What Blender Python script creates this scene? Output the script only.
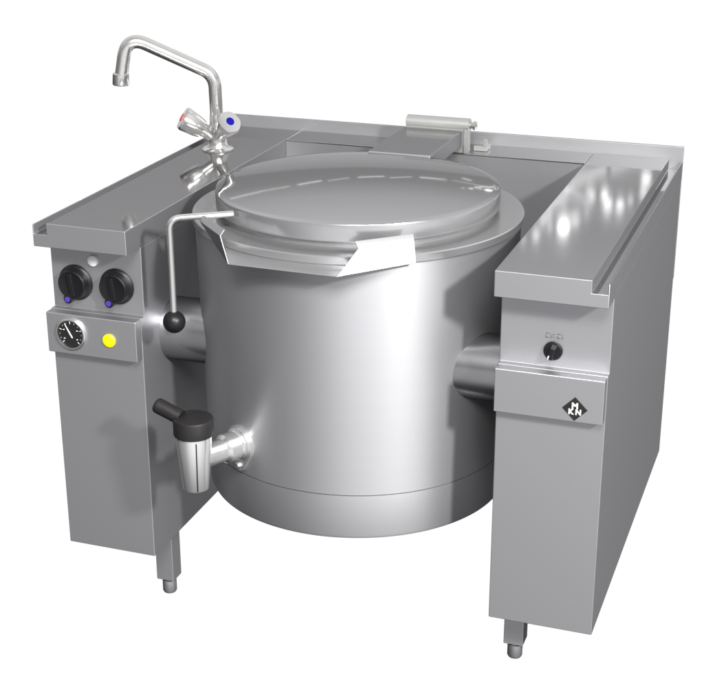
import bpy, bmesh, math, random
from mathutils import Vector, Matrix

random.seed(4)
for o in list(bpy.data.objects):
    bpy.data.objects.remove(o)
S = bpy.context.scene
COL = S.collection
V = Vector

# ------------------------------------------------------------------ camera
cam_d = bpy.data.cameras.new("camera")
cam = bpy.data.objects.new("camera", cam_d)
COL.objects.link(cam)
CP = V((1.59598, -2.51021, 0.83924))
CR = V((0.94248, 0.33424, -0.00288)).normalized()
CF = V((-0.31284, 0.87905, -0.35972)).normalized()
CU = CR.cross(CF).normalized()
m = Matrix((CR, CU, -CF)).transposed().to_4x4()
m.translation = CP
cam.matrix_world = m
cam_d.sensor_width = 36
cam_d.lens = 1453.576 / 704 * 36
cam_d.clip_start = 0.05
cam_d.clip_end = 200
S.camera = cam
S.view_settings.view_transform = 'Standard'
S.view_settings.look = 'None'
S.view_settings.exposure = 0
S.view_settings.gamma = 1
S.render.engine = 'CYCLES'

# ------------------------------------------------------------------ studio surroundings
W = bpy.data.worlds.new("World")
S.world = W
W.use_nodes = True
nt = W.node_tree
nt.nodes.clear()
def wn(t, **k):
    n = nt.nodes.new(t)
    for a, b in k.items():
        setattr(n, a, b)
    return n
def wl(a, b):
    nt.links.new(a, b)
tc = wn('ShaderNodeTexCoord')
sep = wn('ShaderNodeSeparateXYZ')
wl(tc.outputs['Generated'], sep.inputs[0])
def mapr(src, a, b, c=0.0, d=1.0):
    n = wn('ShaderNodeMapRange', interpolation_type='SMOOTHSTEP')
    wl(src, n.inputs['Value'])
    n.inputs['From Min'].default_value = a
    n.inputs['From Max'].default_value = b
    n.inputs['To Min'].default_value = c
    n.inputs['To Max'].default_value = d
    return n.outputs[0]
def mapr_lin(src, a, b):
    n = wn('ShaderNodeMapRange')
    wl(src, n.inputs['Value'])
    n.inputs['From Min'].default_value = a
    n.inputs['From Max'].default_value = b
    return n.outputs[0]
def mth(op, a, b):
    n = wn('ShaderNodeMath', operation=op)
    for i, s in enumerate((a, b)):
        if isinstance(s, (int, float)):
            n.inputs[i].default_value = s
        else:
            wl(s, n.inputs[i])
    return n.outputs[0]
X, Y, Z = sep.outputs
AZ = mth('MULTIPLY', mth('ARCTAN2', X, mth('MULTIPLY', Y, -1.0)), 180 / math.pi)   # 0 = from the front, + = to the right
# the white studio cove stands behind and below the appliance
cove = mth('MAXIMUM', mapr(AZ, -126, -142), mapr(AZ, 150, 168))
cove = mth('MULTIPLY', cove, mapr(Z, 0.02, -0.06))
cove = mth('MULTIPLY', cove, mapr(Z, -0.92, -0.64))
# room above: dim near the horizon, a pale ceiling higher up
room_hi = wn('ShaderNodeValToRGB')
wl(mapr(Z, -1.0, 1.0), room_hi.inputs[0])
room_hi.inputs[0].default_value = 0
cr = room_hi.color_ramp
cr.interpolation = 'LINEAR'
ST = [(0.0, 0.24), (0.40, 0.30), (0.50, 0.74), (0.57, 0.72), (0.60, 0.66), (0.629, 0.60), (0.634, 0.42), (0.70, 0.46), (0.77, 0.75), (0.87, 0.95), (1.0, 0.80)]
cr.elements[0].position, cr.elements[1].position = ST[0][0], ST[-1][0]
for e, s in ((cr.elements[0], ST[0]), (cr.elements[1], ST[-1])):
    e.color = (s[1], s[1], s[1] * 1.02, 1)
for p, v in ST[1:-1]:
    e = cr.elements.new(p)
    e.color = (v, v, v * 1.02, 1)
# the room in front, below eye level: brightness by azimuth, shaped for the steel's reflections
front = wn('ShaderNodeValToRGB')
wl(mapr_lin(AZ, -180.0, 180.0), front.inputs[0])
fr = front.color_ramp
FA = [(-180, .10), (-106, .05), (-78, .11), (-58, .17), (-40, .19), (-24, .38), (-8, .68), (13, .90), (35, .95), (50, .88), (64, .85), (81, .70), (99, .42), (125, .22), (180, .12)]
FS = [((a + 180) / 360, v) for a, v in FA]
fr.elements[0].position, fr.elements[1].position = FS[0][0], FS[-1][0]
for e, s in ((fr.elements[0], FS[0]), (fr.elements[1], FS[-1])):
    e.color = (s[1], s[1], s[1] * 1.03, 1)
for p, v in FS[1:-1]:
    e = fr.elements.new(p)
    e.color = (v, v, v * 1.03, 1)
mixf = wn('ShaderNodeMix', data_type='RGBA')
wl(mth('MAXIMUM', mapr(Z, 0.0, -0.06), mth('MULTIPLY', mapr(Z, 0.22, 0.02), mapr(Y, 0.3, -0.1))), mixf.inputs['Factor'])
hi = wn('ShaderNodeVectorMath', operation='SCALE')
wl(room_hi.outputs[0], hi.inputs[0])
wl(mapr(Y, -0.25, 0.2, 0.6, 1.0), hi.inputs['Scale'])
wl(hi.outputs[0], mixf.inputs['A'])
dim = wn('ShaderNodeVectorMath', operation='SCALE')
wl(front.outputs[0], dim.inputs[0])
wl(mapr(Z, -0.88, -0.44, 0.04, 1.0), dim.inputs['Scale'])
wl(dim.outputs[0], mixf.inputs['B'])
mixw = wn('ShaderNodeMix', data_type='RGBA')
wl(cove, mixw.inputs['Factor'])
wl(mixf.outputs['Result'], mixw.inputs['A'])
mixw.inputs['B'].default_value = (1.02, 1.02, 1.02, 1)
bg = wn('ShaderNodeBackground')
wl(mixw.outputs['Result'], bg.inputs[0])
bg.inputs[1].default_value = 1.0
out = wn('ShaderNodeOutputWorld')
wl(bg.outputs[0], out.inputs[0])

# ------------------------------------------------------------------ studio lamps
def area(name, loc, target, sx, sy, power, col=(1, 1, 1)):
    l = bpy.data.lights.new(name, 'AREA')
    l.shape = 'ELLIPSE' if name == 'ceiling_lamp' else 'RECTANGLE'
    l.size, l.size_y = sx, sy
    l.energy = power
    l.color = col
    o = bpy.data.objects.new(name, l)
    COL.objects.link(o)
    o.location = loc
    o.rotation_euler = (V(target) - V(loc)).to_track_quat('-Z', 'Y').to_euler()
    return o
MID = V((0.6, 0.4, -0.2))
area("key_lamp", MID + V((0.93, -0.77, 0.62)) * 3.8, MID, 0.34, 0.34, 450, (1, 0.99, 0.98))
area("added_front_fill", MID + V((1.3, -3.6, 3.0)), MID, 1.6, 1.2, 310)  # added fill, unseen; lifts the fronts and the rear panel
LAMP = 0.6
# bright spots (position, size, brightness) of the hall roof far behind, and strip lamps added for reflected streaks
SPOTS = [
    ((-1.51, 11.42, 3.46), 0.12, 2),
    ((-1.4, 11.5, 3.42), 0.15, 4),
    ((-1.28, 11.6, 3.36), 0.1, 3),
    ((-1.15, 11.64, 3.35), 0.24, 8),
    ((-1.05, 11.73, 3.29), 0.2, 3),
    ((-0.95, 11.81, 3.24), 0.12, 1.6),
    ((-1.37, 11.66, 3.29), 0.14, 4),
    ((-1.32, 11.7, 3.27), 0.12, 3),
    ((-0.93, 11.99, 3.11), 0.12, 3),
    ((-0.82, 12.03, 3.09), 0.14, 6),
    ((-0.76, 11.94, 3.17), 0.17, 6),
    ((-0.64, 11.95, 3.17), 0.16, 6),
    ((-0.55, 12.03, 3.12), 0.13, 2.5),
    ((-0.44, 12.13, 3.06), 0.14, 3.5),
    ((-0.44, 12.29, 2.95), 0.2, 5),
]
STREAKS = [
    ((-1.18, 12.1, 3.0), (-0.87, 12.31, 2.89), 0.11, 1.0),
    ((-0.81, 12.34, 2.88), (-0.49, 12.54, 2.78), 0.12, 0.9),
    ((-1.35, 11.79, 3.2), (-1.19, 12.01, 3.06), 0.12, 0.8),
    ((-1.23, 12.04, 3.03), (-0.96, 11.92, 3.16), 0.07, 0.85),
    ((-1.83, 12.37, 2.74), (-1.66, 12.25, 2.84), 0.1, 0.9),
    ((-1.1, 12.47, 2.77), (-1.16, 12.33, 2.85), 0.1, 0.9),
    ((-1.0, 12.05, 3.06), (-0.93, 11.99, 3.11), 0.1, 1.0),
    ((-5.18, 9.95, 4.1), (-4.61, 10.39, 3.84), 0.05, 1.6),
    ((-4.61, 10.39, 3.84), (-4.2, 10.65, 3.69), 0.045, 1.3),
    ((-4.09, 10.73, 3.63), (-3.75, 10.96, 3.42), 0.06, 1.7),
    ((-3.65, 10.99, 3.45), (-3.35, 11.19, 3.24), 0.05, 1.0),
    ((-3.23, 11.25, 3.2), (-2.85, 11.42, 3.07), 0.06, 1.8),
    ((-2.75, 11.41, 3.19), (-2.44, 11.57, 2.99), 0.05, 1.2),
    ((-2.32, 11.61, 2.98), (-1.92, 11.71, 2.98), 0.07, 1.8),
    ((-1.83, 11.73, 2.96), (-1.16, 11.8, 3.15), 0.04, 1.1),
]
AIM = V((0.9, 0.4, 0.0))
for p, size, L in SPOTS:
    size *= 0.52
    area("ceiling_lamp", p, AIM, size, size, L * LAMP * size * size * math.pi)
for p, q, w, L in STREAKS:
    p, q = V(p), V(q)
    ln = (q - p).length
    w *= 0.6
    o = area("streak_lamp", (p + q) / 2, AIM, ln, w, L * 1.8 * ln * w * math.pi)
    zz = (AIM - (p + q) / 2).normalized() * -1
    xx = (q - p).normalized()
    yy = zz.cross(xx).normalized()
    xx = yy.cross(zz)
    mm = Matrix((xx, yy, zz)).transposed().to_4x4()
    mm.translation = (p + q) / 2
    o.matrix_world = mm

# ------------------------------------------------------------------ materials
def mat(name, base, metallic=0.0, rough=0.5, aniso=0.0, tint=None, spec=0.5, grain=None, bump=0.0, var=0.0, emis=None):
    M = bpy.data.materials.new(name)
    M.use_nodes = True
    t = M.node_tree
    b = t.nodes['Principled BSDF']
    b.inputs['Base Color'].default_value = (*base, 1)
    b.inputs['Metallic'].default_value = metallic
    b.inputs['Roughness'].default_value = rough
    b.inputs['Specular IOR Level'].default_value = spec
    if tint:
        b.inputs['Specular Tint'].default_value = (*tint, 1)
    if aniso:
        b.inputs['Anisotropic'].default_value = aniso
        b.inputs['Anisotropic Rotation'].default_value = 0.25
        tg = t.nodes.new('ShaderNodeTangent')
        tg.direction_type = 'RADIAL'
        tg.axis = 'Z'
        t.links.new(tg.outputs[0], b.inputs['Tangent'])
    if grain:
        tcn = t.nodes.new('ShaderNodeTexCoord')
        mp = t.nodes.new('ShaderNodeMapping')
        mp.inputs['Scale'].default_value = grain
        ns = t.nodes.new('ShaderNodeTexNoise')
        ns.inputs['Scale'].default_value = 1.0
        ns.inputs['Detail'].default_value = 4
        t.links.new(tcn.outputs['Object'], mp.inputs[0])
        t.links.new(mp.outputs[0], ns.inputs[0])
        if bump:
            bp = t.nodes.new('ShaderNodeBump')
            bp.inputs['Strength'].default_value = bump
            bp.inputs['Distance'].default_value = 0.001
            t.links.new(ns.outputs[0], bp.inputs['Height'])
            t.links.new(bp.outputs[0], b.inputs['Normal'])
        r = t.nodes.new('ShaderNodeMapRange')
        r.inputs['To Min'].default_value = rough - var
        r.inputs['To Max'].default_value = rough + var
        r.inputs['From Min'].default_value = 0.3
        r.inputs['From Max'].default_value = 0.7
        t.links.new(ns.outputs[0], r.inputs['Value'])
        t.links.new(r.outputs[0], b.inputs['Roughness'])
    return M

TINT = (0.0, 0.0, 0.0)
M_panel = mat("satin_steel", (0.46, 0.46, 0.472), 0.90, 0.41, tint=TINT, spec=0.0, grain=(3, 3, 200), bump=0.004, var=0.008)
M_top = mat("worktop_steel", (0.56, 0.56, 0.565), 0.97, 0.064, spec=0.0, tint=(0.7, 0.7, 0.7), grain=(6, 6, 6), var=0.01)
M_pan = mat("brushed_pan_steel", (0.425, 0.425, 0.437), 0.87, 0.47, aniso=0.6, tint=(0.12, 0.12, 0.12), spec=0.0, grain=(2, 2, 200), var=0.004)
M_trun = mat("trunnion_steel", (0.40, 0.40, 0.41), 0.95, 0.22, tint=(0.2, 0.2, 0.2), spec=0.0)
M_lid = mat("lid_steel", (0.48, 0.48, 0.485), 0.95, 0.055, tint=(0.6, 0.6, 0.6), grain=(8, 8, 8), var=0.01, spec=0.0)
M_rim = mat("rim_steel", (0.52, 0.52, 0.525), 0.88, 0.20, tint=(0.5, 0.5, 0.5), spec=0.0)
M_spout = mat("spout_steel", (0.52, 0.52, 0.525), 0.88, 0.34, tint=(0.3, 0.3, 0.3), spec=0.0)
M_chrome = mat("chrome", (0.70, 0.69, 0.67), 0.95, 0.19, grain=(30, 30, 30), var=0.02)
M_cup = mat("polished_valve_steel", (0.78, 0.78, 0.77), 0.85, 0.14, grain=(60, 60, 60), var=0.02)
M_cast = mat("cast_steel", (0.70, 0.69, 0.68), 0.9, 0.25, grain=(60, 60, 60), bump=0.05, var=0.04)
M_hinge = mat("hinge_metal", (0.34, 0.34, 0.33), 0.6, 0.4, grain=(40, 40, 40), var=0.04)
M_black = mat("black_plastic", (0.006, 0.006, 0.007), 0, 0.40, spec=0.3, grain=(80, 80, 80), var=0.05)
M_handle = mat("matt_black_handle", (0.010, 0.009, 0.009), 0, 0.50, spec=0.35, grain=(80, 80, 80), var=0.05)
M_white = mat("white_plastic", (0.82, 0.82, 0.82), 0, 0.35)
M_yellow = mat("yellow_plastic", (0.72, 0.70, 0.0), 0, 0.35)
M_blue = mat("blue_mark", (0.0, 0.0, 0.17), 0, 0.45, spec=0.2)
M_violet = mat("violet_mark", (0.05, 0.035, 0.26), 0, 0.45, spec=0.2)
M_red = mat("red_mark", (0.55, 0.05, 0.04), 0, 0.4)
M_dial = mat("black_dial", (0.006, 0.006, 0.006), 0, 0.5)
M_ink = mat("grey_print", (0.10, 0.10, 0.105), 0, 0.6)
M_dark = mat("dark_gap", (0.03, 0.03, 0.03), 0.3, 0.5)

# ------------------------------------------------------------------ helpers
def obj(name, bm, material, parent=None, smooth=35, bevel=0.0, seg=2, solid=0.0, recalc=True):
    if recalc:
        bmesh.ops.recalc_face_normals(bm, faces=bm.faces)
    me = bpy.data.meshes.new(name)
    bm.to_mesh(me)
    bm.free()
    me.materials.append(material)
    for p in me.polygons:
        p.use_smooth = True
    me.set_sharp_from_angle(angle=math.radians(smooth))
    o = bpy.data.objects.new(name, me)
    COL.objects.link(o)
    if parent:
        o.parent = parent
    if solid:
        s = o.modifiers.new("solid", 'SOLIDIFY')
        s.thickness = solid
        s.offset = 0
    if bevel:
        b = o.modifiers.new("bevel", 'BEVEL')
        b.width = bevel
        b.segments = seg
        b.limit_method = 'ANGLE'
        b.angle_limit = math.radians(40)
        b.harden_normals = True
    return o

def B():
    return bmesh.new()

def two_tone(o, second, thr=0.5):
    # polished upward faces keep slot 0, the brushed sides take the second material
    o.data.materials.append(second)
    for p in o.data.polygons:
        if p.normal.z < thr:
            p.material_index = 1
    return o

def box(bm, x0, x1, y0, y1, z0, z1):
    vs = [bm.verts.new((x, y, z)) for x in (x0, x1) for y in (y0, y1) for z in (z0, z1)]
    for f in ((0, 1, 3, 2), (4, 6, 7, 5), (0, 4, 5, 1), (2, 3, 7, 6), (0, 2, 6, 4), (1, 5, 7, 3)):
        bm.faces.new([vs[i] for i in f])
    return bm

def prism(bm, poly, axis, a, b):
    """poly: 2D outline; axis 0 extrudes along x (poly = y,z), 1 along y (x,z), 2 along z (x,y)."""
    def mk(p, t):
        return {0: (t, p[0], p[1]), 1: (p[0], t, p[1]), 2: (p[0], p[1], t)}[axis]
    A = [bm.verts.new(mk(p, a)) for p in poly]
    C = [bm.verts.new(mk(p, b)) for p in poly]
    n = len(poly)
    bm.faces.new(A)
    bm.faces.new(C[::-1])
    for i in range(n):
        bm.faces.new((A[i], A[(i + 1) % n], C[(i + 1) % n], C[i]))
    return bm

def frame(axis):
    w = V(axis).normalized()
    u = w.orthogonal().normalized() if abs(w.z) < 0.999 else V((1, 0, 0))
    if abs(w.z) < 0.999:
        u = V((0, 0, 1)).cross(w).normalized()
    v = w.cross(u)
    return u, v, w

def lathe(bm, prof, origin, axis=(0, 0, 1), n=48, closed=False):
    """prof: (radius, height along axis)."""
    u, v, w = frame(axis)
    O = V(origin)
    rings = []
    for r, h in prof:
        if r < 1e-6:
            rings.append([bm.verts.new(O + w * h)])
        else:
            rings.append([bm.verts.new(O + w * h + (u * math.cos(2 * math.pi * i / n) + v * math.sin(2 * math.pi * i / n)) * r) for i in range(n)])
    pairs = list(zip(rings, rings[1:]))
    if closed:
        pairs.append((rings[-1], rings[0]))
    for a, b in pairs:
        if len(a) == 1 and len(b) == 1:
            continue
        for i in range(n):
            j = (i + 1) % n
            if len(a) == 1:
                bm.faces.new((a[0], b[i], b[j]))
            elif len(b) == 1:
                bm.faces.new((a[i], a[j], b[0]))
            else:
                bm.faces.new((a[i], a[j], b[j], b[i]))
    return bm

def fillet(pts, rad, k=10):
    pts = [V(p) for p in pts]
    o = [pts[0]]
    for a, b, c in zip(pts, pts[1:], pts[2:]):
        d1 = (a - b).normalized()
        d2 = (c - b).normalized()
        ang = d1.angle(d2)
        t = min(rad / math.tan(ang / 2), (a - b).length * .49, (c - b).length * .49) if ang < 3.1 else 0
        p1, p2 = b + d1 * t, b + d2 * t
        for i in range(k + 1):
            s = i / k
            o.append(p1.lerp(b, s).lerp(b.lerp(p2, s), s))
    o.append(pts[-1])
    return o

def tube(bm, path, r, n=20, caps=True):
    path = [V(p) for p in path]
    rs = r if isinstance(r, (list, tuple)) else [r] * len(path)
    t0 = (path[1] - path[0]).normalized()
    u = t0.orthogonal().normalized()
    prev = t0
    rings = []
    for i, p in enumerate(path):
        if i == 0:
            t = t0
        elif i == len(path) - 1:
            t = (path[i] - path[i - 1]).normalized()
        else:
            t = ((path[i + 1] - path[i]).normalized() + (path[i] - path[i - 1]).normalized()).normalized()
        u = prev.rotation_difference(t) @ u
        u = (u - t * u.dot(t)).normalized()
        v = t.cross(u)
        prev = t
        rings.append([bm.verts.new(p + (u * math.cos(2 * math.pi * k / n) + v * math.sin(2 * math.pi * k / n)) * rs[i]) for k in range(n)])
    for a, b in zip(rings, rings[1:]):
        for i in range(n):
            j = (i + 1) % n
            bm.faces.new((a[i], a[j], b[j], b[i]))
    if caps:
        bm.faces.new(rings[0][::-1])
        bm.faces.new(rings[-1])
    return bm

def empty(name, loc, label, cat):
    o = bpy.data.objects.new(name, None)
    COL.objects.link(o)
    o.location = loc
    o.empty_display_size = 0.1
    o['label'] = label
    o['category'] = cat
    return o

# ------------------------------------------------------------------ measures (metres)
WT = 1.2          # overall width
GA, GB = 0.0328, 0.2157          # groove and inner edge of a side worktop
YP, YL, YF = 0.0625, 0.047, 0.0224   # upper panel, lower panel, fascia fronts
DD, NT = 0.978, 0.8683           # splashback front, front of rear strip
ZL, ZG, ZU = -0.0039, -0.0248, -0.0516
ZP, ZF, ZFB, ZB = -0.2029, -0.2040, -0.2941, -0.7695
ZFLOOR = -0.932
KX, KY = 0.6, 0.33
RF, RB, RL = 0.354, 0.338, 0.303
RT = 0.3485       # the pan flares a little towards its rim
ZS, ZBOT = -0.519, -0.622

unit = empty('boiling_kettle', (0, 0, 0), 'tilting stainless steel boiling kettle hung between two grey cabinets with a domed lid', 'boiling kettle')

# ------------------------------------------------------------------ cabinets
def mx(x, right):
    return WT - x if right else x

def cabinet(right):
    e = 0.0003
    x0, x1 = sorted((mx(e, right), mx(GB - e, right)))
    poly = [(YP, ZU - .0002), (YP, ZP), (YL, ZP), (YL, ZB), (DD - .002, ZB), (DD - .002, ZU - .0002)]
    c = obj('side_cabinet', prism(B(), poly, 0, x0, x1), M_panel, unit, bevel=0.0018)
    f0, f1 = sorted((mx(.0016, right), mx(GB - .0016, right)))
    bm = prism(B(), [(YF, ZFB), (YF, ZF - .001), (YF + .0012, ZF), (YL - .0003, ZF), (YL - .0003, ZFB)], 0, f0, f1)
    obj('front_fascia', bm, M_panel, c, bevel=0.0014)
    for y in (0.15, 0.86):
        lx = sorted((mx(0.162, right), mx(0.205, right)))
        leg = obj('leg', box(B(), lx[0], lx[1], y, y + .043, -0.893, ZB - .0005), M_panel, c, bevel=0.0015)
        cx, cy = sum(lx) / 2, y + .0215
        obj('foot', lathe(B(), [(0, -.8935), (.0135, -.8935), (.0135, -.899), (.0165, -.900), (.0165, ZFLOOR + .004), (.0145, ZFLOOR), (0, ZFLOOR)], (cx, cy, 0), n=28), M_panel, leg)
    return c

cab_l = cabinet(False)
cab_r = cabinet(True)
cab_l['label'] = 'left cabinet with knobs, gauge and yellow button'
cab_r['label'] = 'right cabinet with small switch and diamond badge'

def worktop(right):
    t = .0028
    p = [(0, ZU), (0, ZL), (t, ZL), (t, ZG), (GA, ZG), (GA, 0), (GB, 0), (GB, ZU)]
    p = [(mx(x, right), z) for x, z in p]
    two_tone(obj('worktop', prism(B(), p, 1, 0.0, DD - .0006), M_top, unit, bevel=0.0014), M_panel)
worktop(False)
worktop(True)
obj('rear_worktop', box(B(), GB + .0008, WT - GB - .0008, NT, DD - .0006, -.0030, 0.0), M_top, unit, bevel=0.0010)
obj('rear_crossbeam', box(B(), GB + .0008, WT - GB - .0008, NT + .0010, DD - .002, -.30, -.0034), M_panel, unit)
obj('splashback', box(B(), 0.0, WT, DD, DD + .007, -.30, .031), M_panel, unit, bevel=0.001)

# ------------------------------------------------------------------ the pan
n = 160
pan = obj('kettle_pan', lathe(B(), [(0, ZBOT), (RB - .013, ZBOT), (RB - .006, ZBOT + .003), (RB - .003, ZBOT + .010), (RB - .0015, ZS - .0012), (RB - .0055, ZS - .0009), (RB - .0055, ZS + .0009), (RB - .0015, ZS + .0012),
                                (RT, -.0185), (0, -.0185)], (KX, KY, 0), n=n), M_pan, unit, smooth=30)
obj('pan_rim', lathe(B(), [(RB - .05, -.018), (RF - .002, -.018), (RF, -.016), (RF, -.002), (RF - .002, 0), (RL - .010, 0), (RL - .010, .010), (RL - .05, .010), (RL - .05, -.018)],
                     (KX, KY, 0), n=n, closed=True), M_rim, unit, smooth=30)
for right in (False, True):
    x0 = mx(GB - .0008, right)
    ax = (-1, 0, 0) if right else (1, 0, 0)
    obj('trunnion', lathe(B(), [(0, 0), (.0705, 0), (.0705, .16), (0, .16)], (x0, .1955, -.2735), ax, n=72), M_trun, unit, smooth=30)

# ------------------------------------------------------------------ lid
ZT, ZLB = .0490, .0115
prof = [(0, ZLB), (RL - .003, ZLB), (RL, ZLB + .002), (RL, ZT - .004), (RL - .0012, ZT - .0012), (RL - .004, ZT)]
Rs = 2.3
for i in range(1, 25):
    r = (RL - .004) * (1 - i / 24)
    prof.append((r, ZT + math.sqrt(Rs * Rs - r * r) - math.sqrt(Rs * Rs - (RL - .004) ** 2)))
lid = two_tone(obj('lid', lathe(B(), prof, (KX, KY, 0), n=n), M_lid, unit, smooth=32), M_rim)
arm = two_tone(obj('lid_arm', box(B(), .530, .6785, .60, .872, .018, .0555), M_top, lid, bevel=0.0014), M_panel)
hinge = obj('hinge', lathe(B(), [(0, 0), (.0125, 0), (.0165, .002), (.0165, .160), (.0125, .162), (0, .162)], (.533, .890, .0665), (1, 0, 0), n=32), M_hinge, unit)
obj('hinge_bracket', box(box(B(), .534, .693, .8735, .900, .0005, .058), .6845, .697, .868, .8725, .0005, .060), M_hinge, hinge, bevel=0.001)
obj('hinge_pin', lathe(B(), [(0, 0), (.008, 0), (.008, .006), (.011, .007), (.011, .013), (.008, .015), (0, .015)], (.6955, .890, .0665), (1, 0, 0), n=24), M_chrome, hinge)
bm = box(B(), .7005, .733, .905, .915, .0005, .012)
bm = box(bm, .723, .733, .9152, .945, .0005, .012)
bm = box(bm, .725, .7332, .906, .914, .0122, .030)
obj('hinge_stop', bm, M_hinge, hinge, bevel=0.0008)

# lever rod that lifts the lid
rodp = fillet([(.4205, .0800, .0355), (.3135, .0065, .0355), (.3135, .0065, -.172)], .024)
lev = obj('lid_lever', tube(B(), rodp, .0066, 20), M_chrome, unit)
rodp = None
bm = B()
bmesh.ops.create_uvsphere(bm, u_segments=40, v_segments=24, radius=.0235, matrix=Matrix.Translation((.3135, .0065, -.184)))
obj('grip_ball', bm, M_black, lev)

# ------------------------------------------------------------------ pouring spout
KT = .026
BL, BR = V((.4750, -.070, -.020)), V((.7000, -.075, -.020))
KL, KR = V((.4465, -.041, KT)), V((.7250, -.026, .024))
TL, TR = V((.4500, -.028, .035)), V((.7155, -.019, .035))
LA, LK = V((.3760, .035, .040)), V((.3650, .040, KT))
RA, RK = V((.8060, .064, .035)), V((.8110, .055, .022))
LB, RBk = V((.3950, .068, -.019)), V((.8220, .031, -.012))
bm = B()
def quads(rows):
    vs = [[bm.verts.new(p) for p in r] for r in rows]
    for a, b in zip(vs, vs[1:]):
        for i in range(len(a) - 1):
            bm.faces.new((a[i], a[i + 1], b[i + 1], b[i]))
quads([[LA, TL], [LK, KL], [LB, BL]])
quads([[TR, RA], [KR, RK], [BR, RBk]])
# floor of the spout, from its mouth back under the rim
k = 16
front, back = [], []
a0 = math.atan2(LB.y - KY, LB.x - KX)
a1 = math.atan2(RBk.y - KY, RBk.x - KX)
for i in range(k + 1):
    s = i / k
    a = a0 + (a1 - a0) * s
    front.append(BL.lerp(BR, s))
    back.append(V((KX + math.cos(a) * (RF - .004), KY + math.sin(a) * (RF - .004), -.0185)))
quads([front, back])
spout = obj('pouring_spout', bm, M_spout, pan, solid=.0022, bevel=.0006, seg=1, recalc=False)

# ------------------------------------------------------------------ drain valve
nn = V((-.4605, -.8876, 0)).normalized()
VC = V((KX, KY, -.447)) + nn * RB
side = V((0, 0, 1)).cross(nn)
def vp(along, up=0, lat=0):
    return VC + nn * along + V((0, 0, up)) + side * lat
# flange plate: rounded oval with a bolt ear
bm = B()
outl = []
R1, R2, dz = .040, .013, .050
for i in range(49):
    a = math.radians(-38 + (180 + 76) * i / 48)
    outl.append((math.cos(a) * R1, math.sin(a) * R1))
for i in range(13):
    a = math.radians(180 + 30 + (180 - 60) * i / 12)
    outl.append((math.cos(a) * R2, -dz + math.sin(a) * R2))
A = [bm.verts.new(vp(-.004, z, x)) for x, z in outl]
C = [bm.verts.new(vp(.009, z, x)) for x, z in outl]
bm.faces.new(A)
bm.faces.new(C[::-1])
for i in range(len(A)):
    j = (i + 1) % len(A)
    bm.faces.new((A[i], A[j], C[j], C[i]))
valve = obj('drain_valve', bm, M_cast, unit, bevel=.0015)
obj('bolt', lathe(B(), [(0.0075, 0), (.0075, .0045), (.006, .0065), (0, .007)], vp(.009, -dz + .001), nn, n=6), M_chrome, valve, smooth=20)
obj('valve_pipe', lathe(B(), [(0, .008), (.036, .008), (.036, .011), (.0335, .0125), (.0335, .017), (.031, .020), (.031, .046), (.0285, .049), (.0245, .053), (.0245, .118), (0, .118)], VC, nn, n=48), M_cast, valve)
AX = vp(.122)
zt = -.383
obj('valve_body', lathe(B(), [(0, -.006), (.0365, -.006), (.0368, -.020), (.0275, -.124), (.0265, -.1265), (.0235, -.1265), (.0225, -.10), (0, -.10)], (AX.x, AX.y, zt), n=56), M_cup, valve)
# dark reflection line down the front of the outlet, put in as a strip
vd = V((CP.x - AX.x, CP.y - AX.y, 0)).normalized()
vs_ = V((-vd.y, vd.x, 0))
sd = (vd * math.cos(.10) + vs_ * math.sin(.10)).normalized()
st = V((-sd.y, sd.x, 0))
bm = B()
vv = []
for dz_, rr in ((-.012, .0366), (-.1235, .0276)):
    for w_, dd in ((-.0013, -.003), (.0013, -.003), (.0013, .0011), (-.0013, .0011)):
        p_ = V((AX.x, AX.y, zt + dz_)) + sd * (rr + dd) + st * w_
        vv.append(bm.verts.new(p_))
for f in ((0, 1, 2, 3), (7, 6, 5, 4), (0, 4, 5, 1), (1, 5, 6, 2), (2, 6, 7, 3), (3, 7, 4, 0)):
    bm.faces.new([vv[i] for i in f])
obj('outlet_reflection_line', bm, M_dial, valve)
bm = lathe(B(), [(0, -.0055), (.0400, -.0055), (.0412, -.004), (.0412, .028), (.0400, .0305), (.037, .032), (0, .0325)], (AX.x, AX.y, zt), n=56)
vh = obj('valve_handle', bm, M_handle, valve)
e = V((.3035, -.074, -.337))
s0 = V((AX.x, AX.y, zt + .016))
d = (e - s0).normalized()
L = (e - s0).length
s1 = s0 + d * .030
tube_b = tube(B(), [s1, s0 + d * (L * .55), e - d * .008, e - d * .003, e, e + d * .0015], [.0165, .0160, .0165, .0160, .0135, .009], 24)
obj('lever_grip', tube_b, M_handle, vh)

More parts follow.
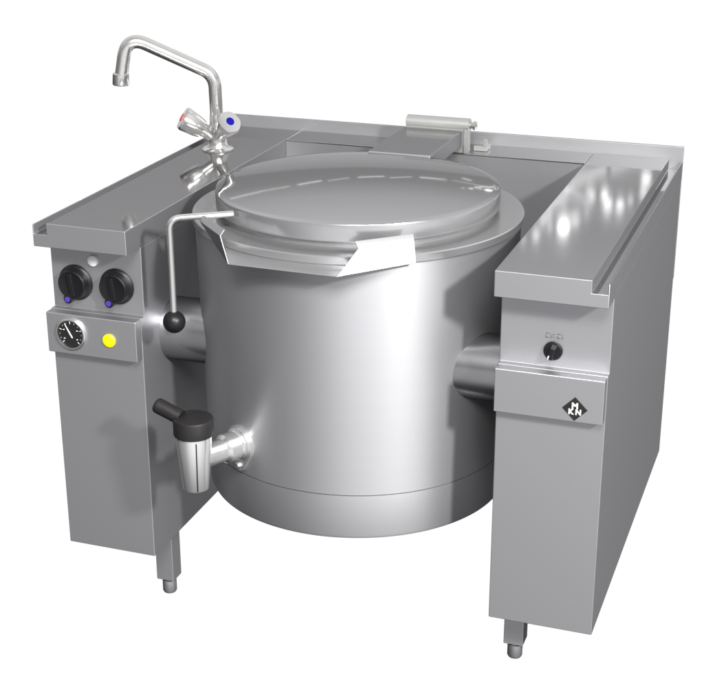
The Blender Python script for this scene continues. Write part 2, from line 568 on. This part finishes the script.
# ------------------------------------------------------------------ controls on the left cabinet
FN = (0, -1, 0)
def knob(x, z):
    prof = [(0, 0), (.0395, 0), (.0395, .004), (.037, .0065), (.0345, .008), (.0325, .020), (.030, .0235), (.026, .0225), (0, .019)]
    kb = lathe(B(), prof, (x, YP, z), FN, n=56)
    # grip ridge across the face
    a = math.radians(97)
    d2, p2 = V((math.cos(a), 0, math.sin(a))), V((-math.sin(a), 0, math.cos(a)))
    def block(cn, w, l, y0, y1):
        vs = []
        for yy, sc in ((y0, 1), (y1, .72)):
            for sx, sl in ((-1, -1), (1, -1), (1, 1), (-1, 1)):
                q = V((x, 0, z)) + d2 * (cn + sl * l) + p2 * (sx * w * sc)
                vs.append(kb.verts.new((q.x, yy, q.z)))
        for f in ((0, 1, 2, 3), (7, 6, 5, 4), (0, 4, 5, 1), (1, 5, 6, 2), (2, 6, 7, 3), (3, 7, 4, 0)):
            kb.faces.new([vs[i] for i in f])
    block(0, .0070, .025, YP - .018, YP - .0265)
    k = obj('control_knob', kb, M_black, cab_l, bevel=.0012)
    a = math.radians(252)
    c = V((x + math.cos(a) * .034, YP, z + math.sin(a) * .034))
    p = lathe(B(), [(0, 0), (.0105, 0), (.0105, .0215), (.009, .0235), (0, .0235)], c, FN, n=24)
    obj('pointer', p, M_black, k)
    obj('pointer_mark', lathe(B(), [(0, .0236), (.0062, .0236), (.0062, .0250), (0, .0252)], c, FN, n=20), M_violet, k)
knob(.0575, -.1440)
knob(.1555, -.1425)
obj('indicator_lamp', lathe(B(), [(.0125, 0), (.0125, .004), (.0115, .007), (.008, .0092), (0, .0102)], (.1035, YP, -.0905), FN, n=32), M_white, cab_l)
yb = obj('push_button', lathe(B(), [(.0145, 0), (.0145, .003), (.0125, .0048), (.008, .0056), (0, .006)], (.1500, YF, -.2515), FN, n=36), M_yellow, cab_l)
# pressure gauge
GX, GZ = .0600, -.2470
RG = .0315
gauge = obj('pressure_gauge', lathe(B(), [(RG + .004, 0), (RG + .004, .0045), (RG + .002, .0062), (RG - .0008, .0062), (RG - .0008, .0025), (0, .0025)], (GX, YF, GZ), FN, n=64), M_chrome, cab_l)
obj('dial', lathe(B(), [(RG - .0006, .0026), (RG - .0006, .0034), (0, .0034)], (GX, YF, GZ), FN, n=56), M_dial, gauge)
bm = B()
def flat(bm, cx, cz, ang, l, w, y, w2=None):
    w2 = w if w2 is None else w2
    dx, dz = math.cos(ang), math.sin(ang)
    px, pz = -dz, dx
    vs = [bm.verts.new((cx - dx * l / 2 + px * w / 2, y, cz - dz * l / 2 + pz * w / 2)), bm.verts.new((cx - dx * l / 2 - px * w / 2, y, cz - dz * l / 2 - pz * w / 2)),
          bm.verts.new((cx + dx * l / 2 - px * w2 / 2, y, cz + dz * l / 2 - pz * w2 / 2)), bm.verts.new((cx + dx * l / 2 + px * w2 / 2, y, cz + dz * l / 2 + pz * w2 / 2))]
    bm.faces.new(vs)
for i in range(13):
    a = math.radians(225 - 270 * i / 12)
    big = i % 3 == 0
    flat(bm, GX + math.cos(a) * (RG - .006), GZ + math.sin(a) * (RG - .006), a, .006 if big else .0025, .0013 if big else .0006, YF - .0038)
for a in (30, 150, 215, 325):
    a = math.radians(a)
    flat(bm, GX + math.cos(a) * (RG - .013), GZ + math.sin(a) * (RG - .013), 0.2, .004, .002, YF - .0038)
obj('dial_marks', bm, M_white, gauge, solid=.0002, recalc=False)
bm = B()
an = math.radians(118)
flat(bm, GX + math.cos(an) * .009, GZ + math.sin(an) * .009, an, .036, .0044, YF - .0048, .0014)
obj('needle', bm, M_white, gauge, solid=.0005, recalc=False)

# ------------------------------------------------------------------ switch and badge on the right cabinet
SX, SZ = 1.0895, -.1690
sw = obj('rotary_switch', lathe(B(), [(0, 0), (.0185, 0), (.0185, .005), (.0165, .0075), (0, .0075)], (SX, YP, SZ), FN, n=40), M_black, cab_r)
a = math.radians(76)
bm = B()
d2, p2 = V((math.cos(a), 0, math.sin(a))), V((-math.sin(a), 0, math.cos(a)))
vs = []
for yy, sc in ((YP - .0070, 1), (YP - .0225, .8)):
    for sx, sl in ((-1, -1), (1, -1), (1, 1), (-1, 1)):
        qq = V((SX, 0, SZ)) + d2 * (sl * .0155 * sc) + p2 * (sx * .0062 * sc)
        vs.append(bm.verts.new((qq.x, yy, qq.z)))
for f in ((0, 1, 2, 3), (7, 6, 5, 4), (0, 4, 5, 1), (1, 5, 6, 2), (2, 6, 7, 3), (3, 7, 4, 0)):
    bm.faces.new([vs[i] for i in f])
obj('switch_grip', bm, M_black, sw, bevel=.002)
bm = B()
flat(bm, SX - .0050, SZ - .0075, math.radians(76), .009, .0020, YP - .0237)
obj('pointer_mark', bm, M_white, sw, solid=.0006, recalc=False)
# printed symbol above the switch
bm = B()
yy = YP - .0006
SY = SZ + .0300
def rect(cx, w, h, t=.0011, gap=False):
    flat(bm, cx - w / 2, SY, math.pi / 2, h + t, t, yy)
    flat(bm, cx + w / 2, SY, math.pi / 2, h + t, t, yy)
    if not gap:
        flat(bm, cx, SY + h / 2, 0, w - t, t, yy)
    flat(bm, cx, SY - h / 2, 0, w - t, t, yy)
rect(SX - .0105, .010, .0085)
rect(SX + .0120, .010, .0085)
flat(bm, SX + .0005, SY + .003, math.radians(25), .007, .0011, yy)
flat(bm, SX + .0005, SY - .003, math.radians(-20), .006, .0011, yy)
obj('printed_symbol', bm, M_ink, cab_r, solid=.0006, recalc=False)
# diamond badge
BX, BZ = 1.1445, -.2665
H = .0245
badge = obj('diamond_badge', prism(B(), [(BX - H, BZ), (BX, BZ - H), (BX + H, BZ), (BX, BZ + H)], 1, YF - .0016, YF - .0001), M_dial, cab_r, bevel=.0004)
def letter(txt, cx, cz, size, y, parent):
    cu = bpy.data.curves.new('letter', 'FONT')
    cu.body = txt
    cu.size = size
    cu.align_x = 'CENTER'
    cu.align_y = 'CENTER'
    cu.extrude = .0002
    cu.offset = .0007
    t = bpy.data.objects.new('letter', cu)
    COL.objects.link(t)
    dg = bpy.context.evaluated_depsgraph_get()
    me = bpy.data.meshes.new_from_object(t.evaluated_get(dg))
    bpy.data.objects.remove(t)
    me.transform(Matrix.Translation((cx, y, cz)) @ Matrix.Rotation(math.pi / 2, 4, 'X'))
    me.materials.clear()
    me.materials.append(M_letter)
    o = bpy.data.objects.new('letter', me)
    COL.objects.link(o)
    o.parent = parent
M_letter = mat("silver_letter", (0.72, 0.72, 0.68), 0.2, 0.4)
letter('M', BX, BZ + .0062, .0165, YF - .0019, badge)
letter('K', BX - .0074, BZ - .0062, .0150, YF - .0019, badge)
letter('N', BX + .0070, BZ - .0062, .0150, YF - .0019, badge)

# ------------------------------------------------------------------ mixer tap
TX, TY = .0985, .712
tap = empty('mixer_tap', (TX, TY, 0), 'chrome two-handle mixer tap with a long bent spout on the left worktop', 'tap')
T = V((TX, TY, 0))
def tl(x, y, z):
    return V((x, y, z))
bodyb = lathe(B(), [(0, .0003), (.0390, .0003), (.0390, .004), (.036, .0065), (.028, .0085), (.0235, .016), (.0225, .030), (.0230, .046), (.0225, .060), (.0185, .066), (.0170, .090), (0, .090)], (0, 0, 0), n=48)
body = obj('tap_body', bodyb, M_chrome, tap)
pth = fillet([(0, 0, .075), (-.002, -.001, .186), (-.186, -.093, .285), (-.2030, -.102, .182)], .052, 14)
sp = obj('spout', tube(B(), pth, .0162, 28), M_chrome, tap)
e0 = V(pth[-1])
obj('outlet_nozzle', lathe(B(), [(0, .014), (.0165, .014), (.0200, .012), (.0208, -.012), (.0195, -.015), (.0140, -.015), (.0130, -.010), (0, -.010)], e0, (.05, .02, 1), n=32), M_chrome, sp)
def handle(ax, mk, ln=.086):
    ax = V(ax).normalized()
    o0 = V((0, 0, .030))
    u, v, w = frame(ax)
    stem = lathe(B(), [(0, .0), (.0165, .0), (.0165, .038), (.0185, .044), (.0185, .050)], o0, ax, n=32)
    # fluted knob
    nseg = 60
    rings = []
    for r, h, fl in ((.0170, .044, 0), (.0230, .046, .02), (.0265, .060, .035), (.0300, ln - .005, .04), (.0280, ln, .02), (.0180, ln + .002, 0)):
        ring = []
        for i in range(nseg):
            t = 2 * math.pi * i / nseg
            rr = r * (1 + fl * math.cos(6 * t))
            ring.append(stem.verts.new(o0 + w * h + (u * math.cos(t) + v * math.sin(t)) * rr))
        rings.append(ring)
    for a, b in zip(rings, rings[1:]):
        for i in range(nseg):
            j = (i + 1) % nseg
            stem.faces.new((a[i], a[j], b[j], b[i]))
    stem.faces.new(rings[0][::-1])
    stem.faces.new(rings[-1])
    h = obj('tap_handle', stem, M_chrome, tap, smooth=40)
    obj('temperature_mark', lathe(B(), [(0, ln + .0021), (.0105, ln + .0021), (.0100, ln + .0035), (0, ln + .004)], o0, ax, n=28), mk, h)
    return h
handle((-.74, -.46, .56), M_red, .100)['label'] = 'handle with red mark'
handle((.58, -.42, .58), M_blue, .082)['label'] = 'handle with blue mark'
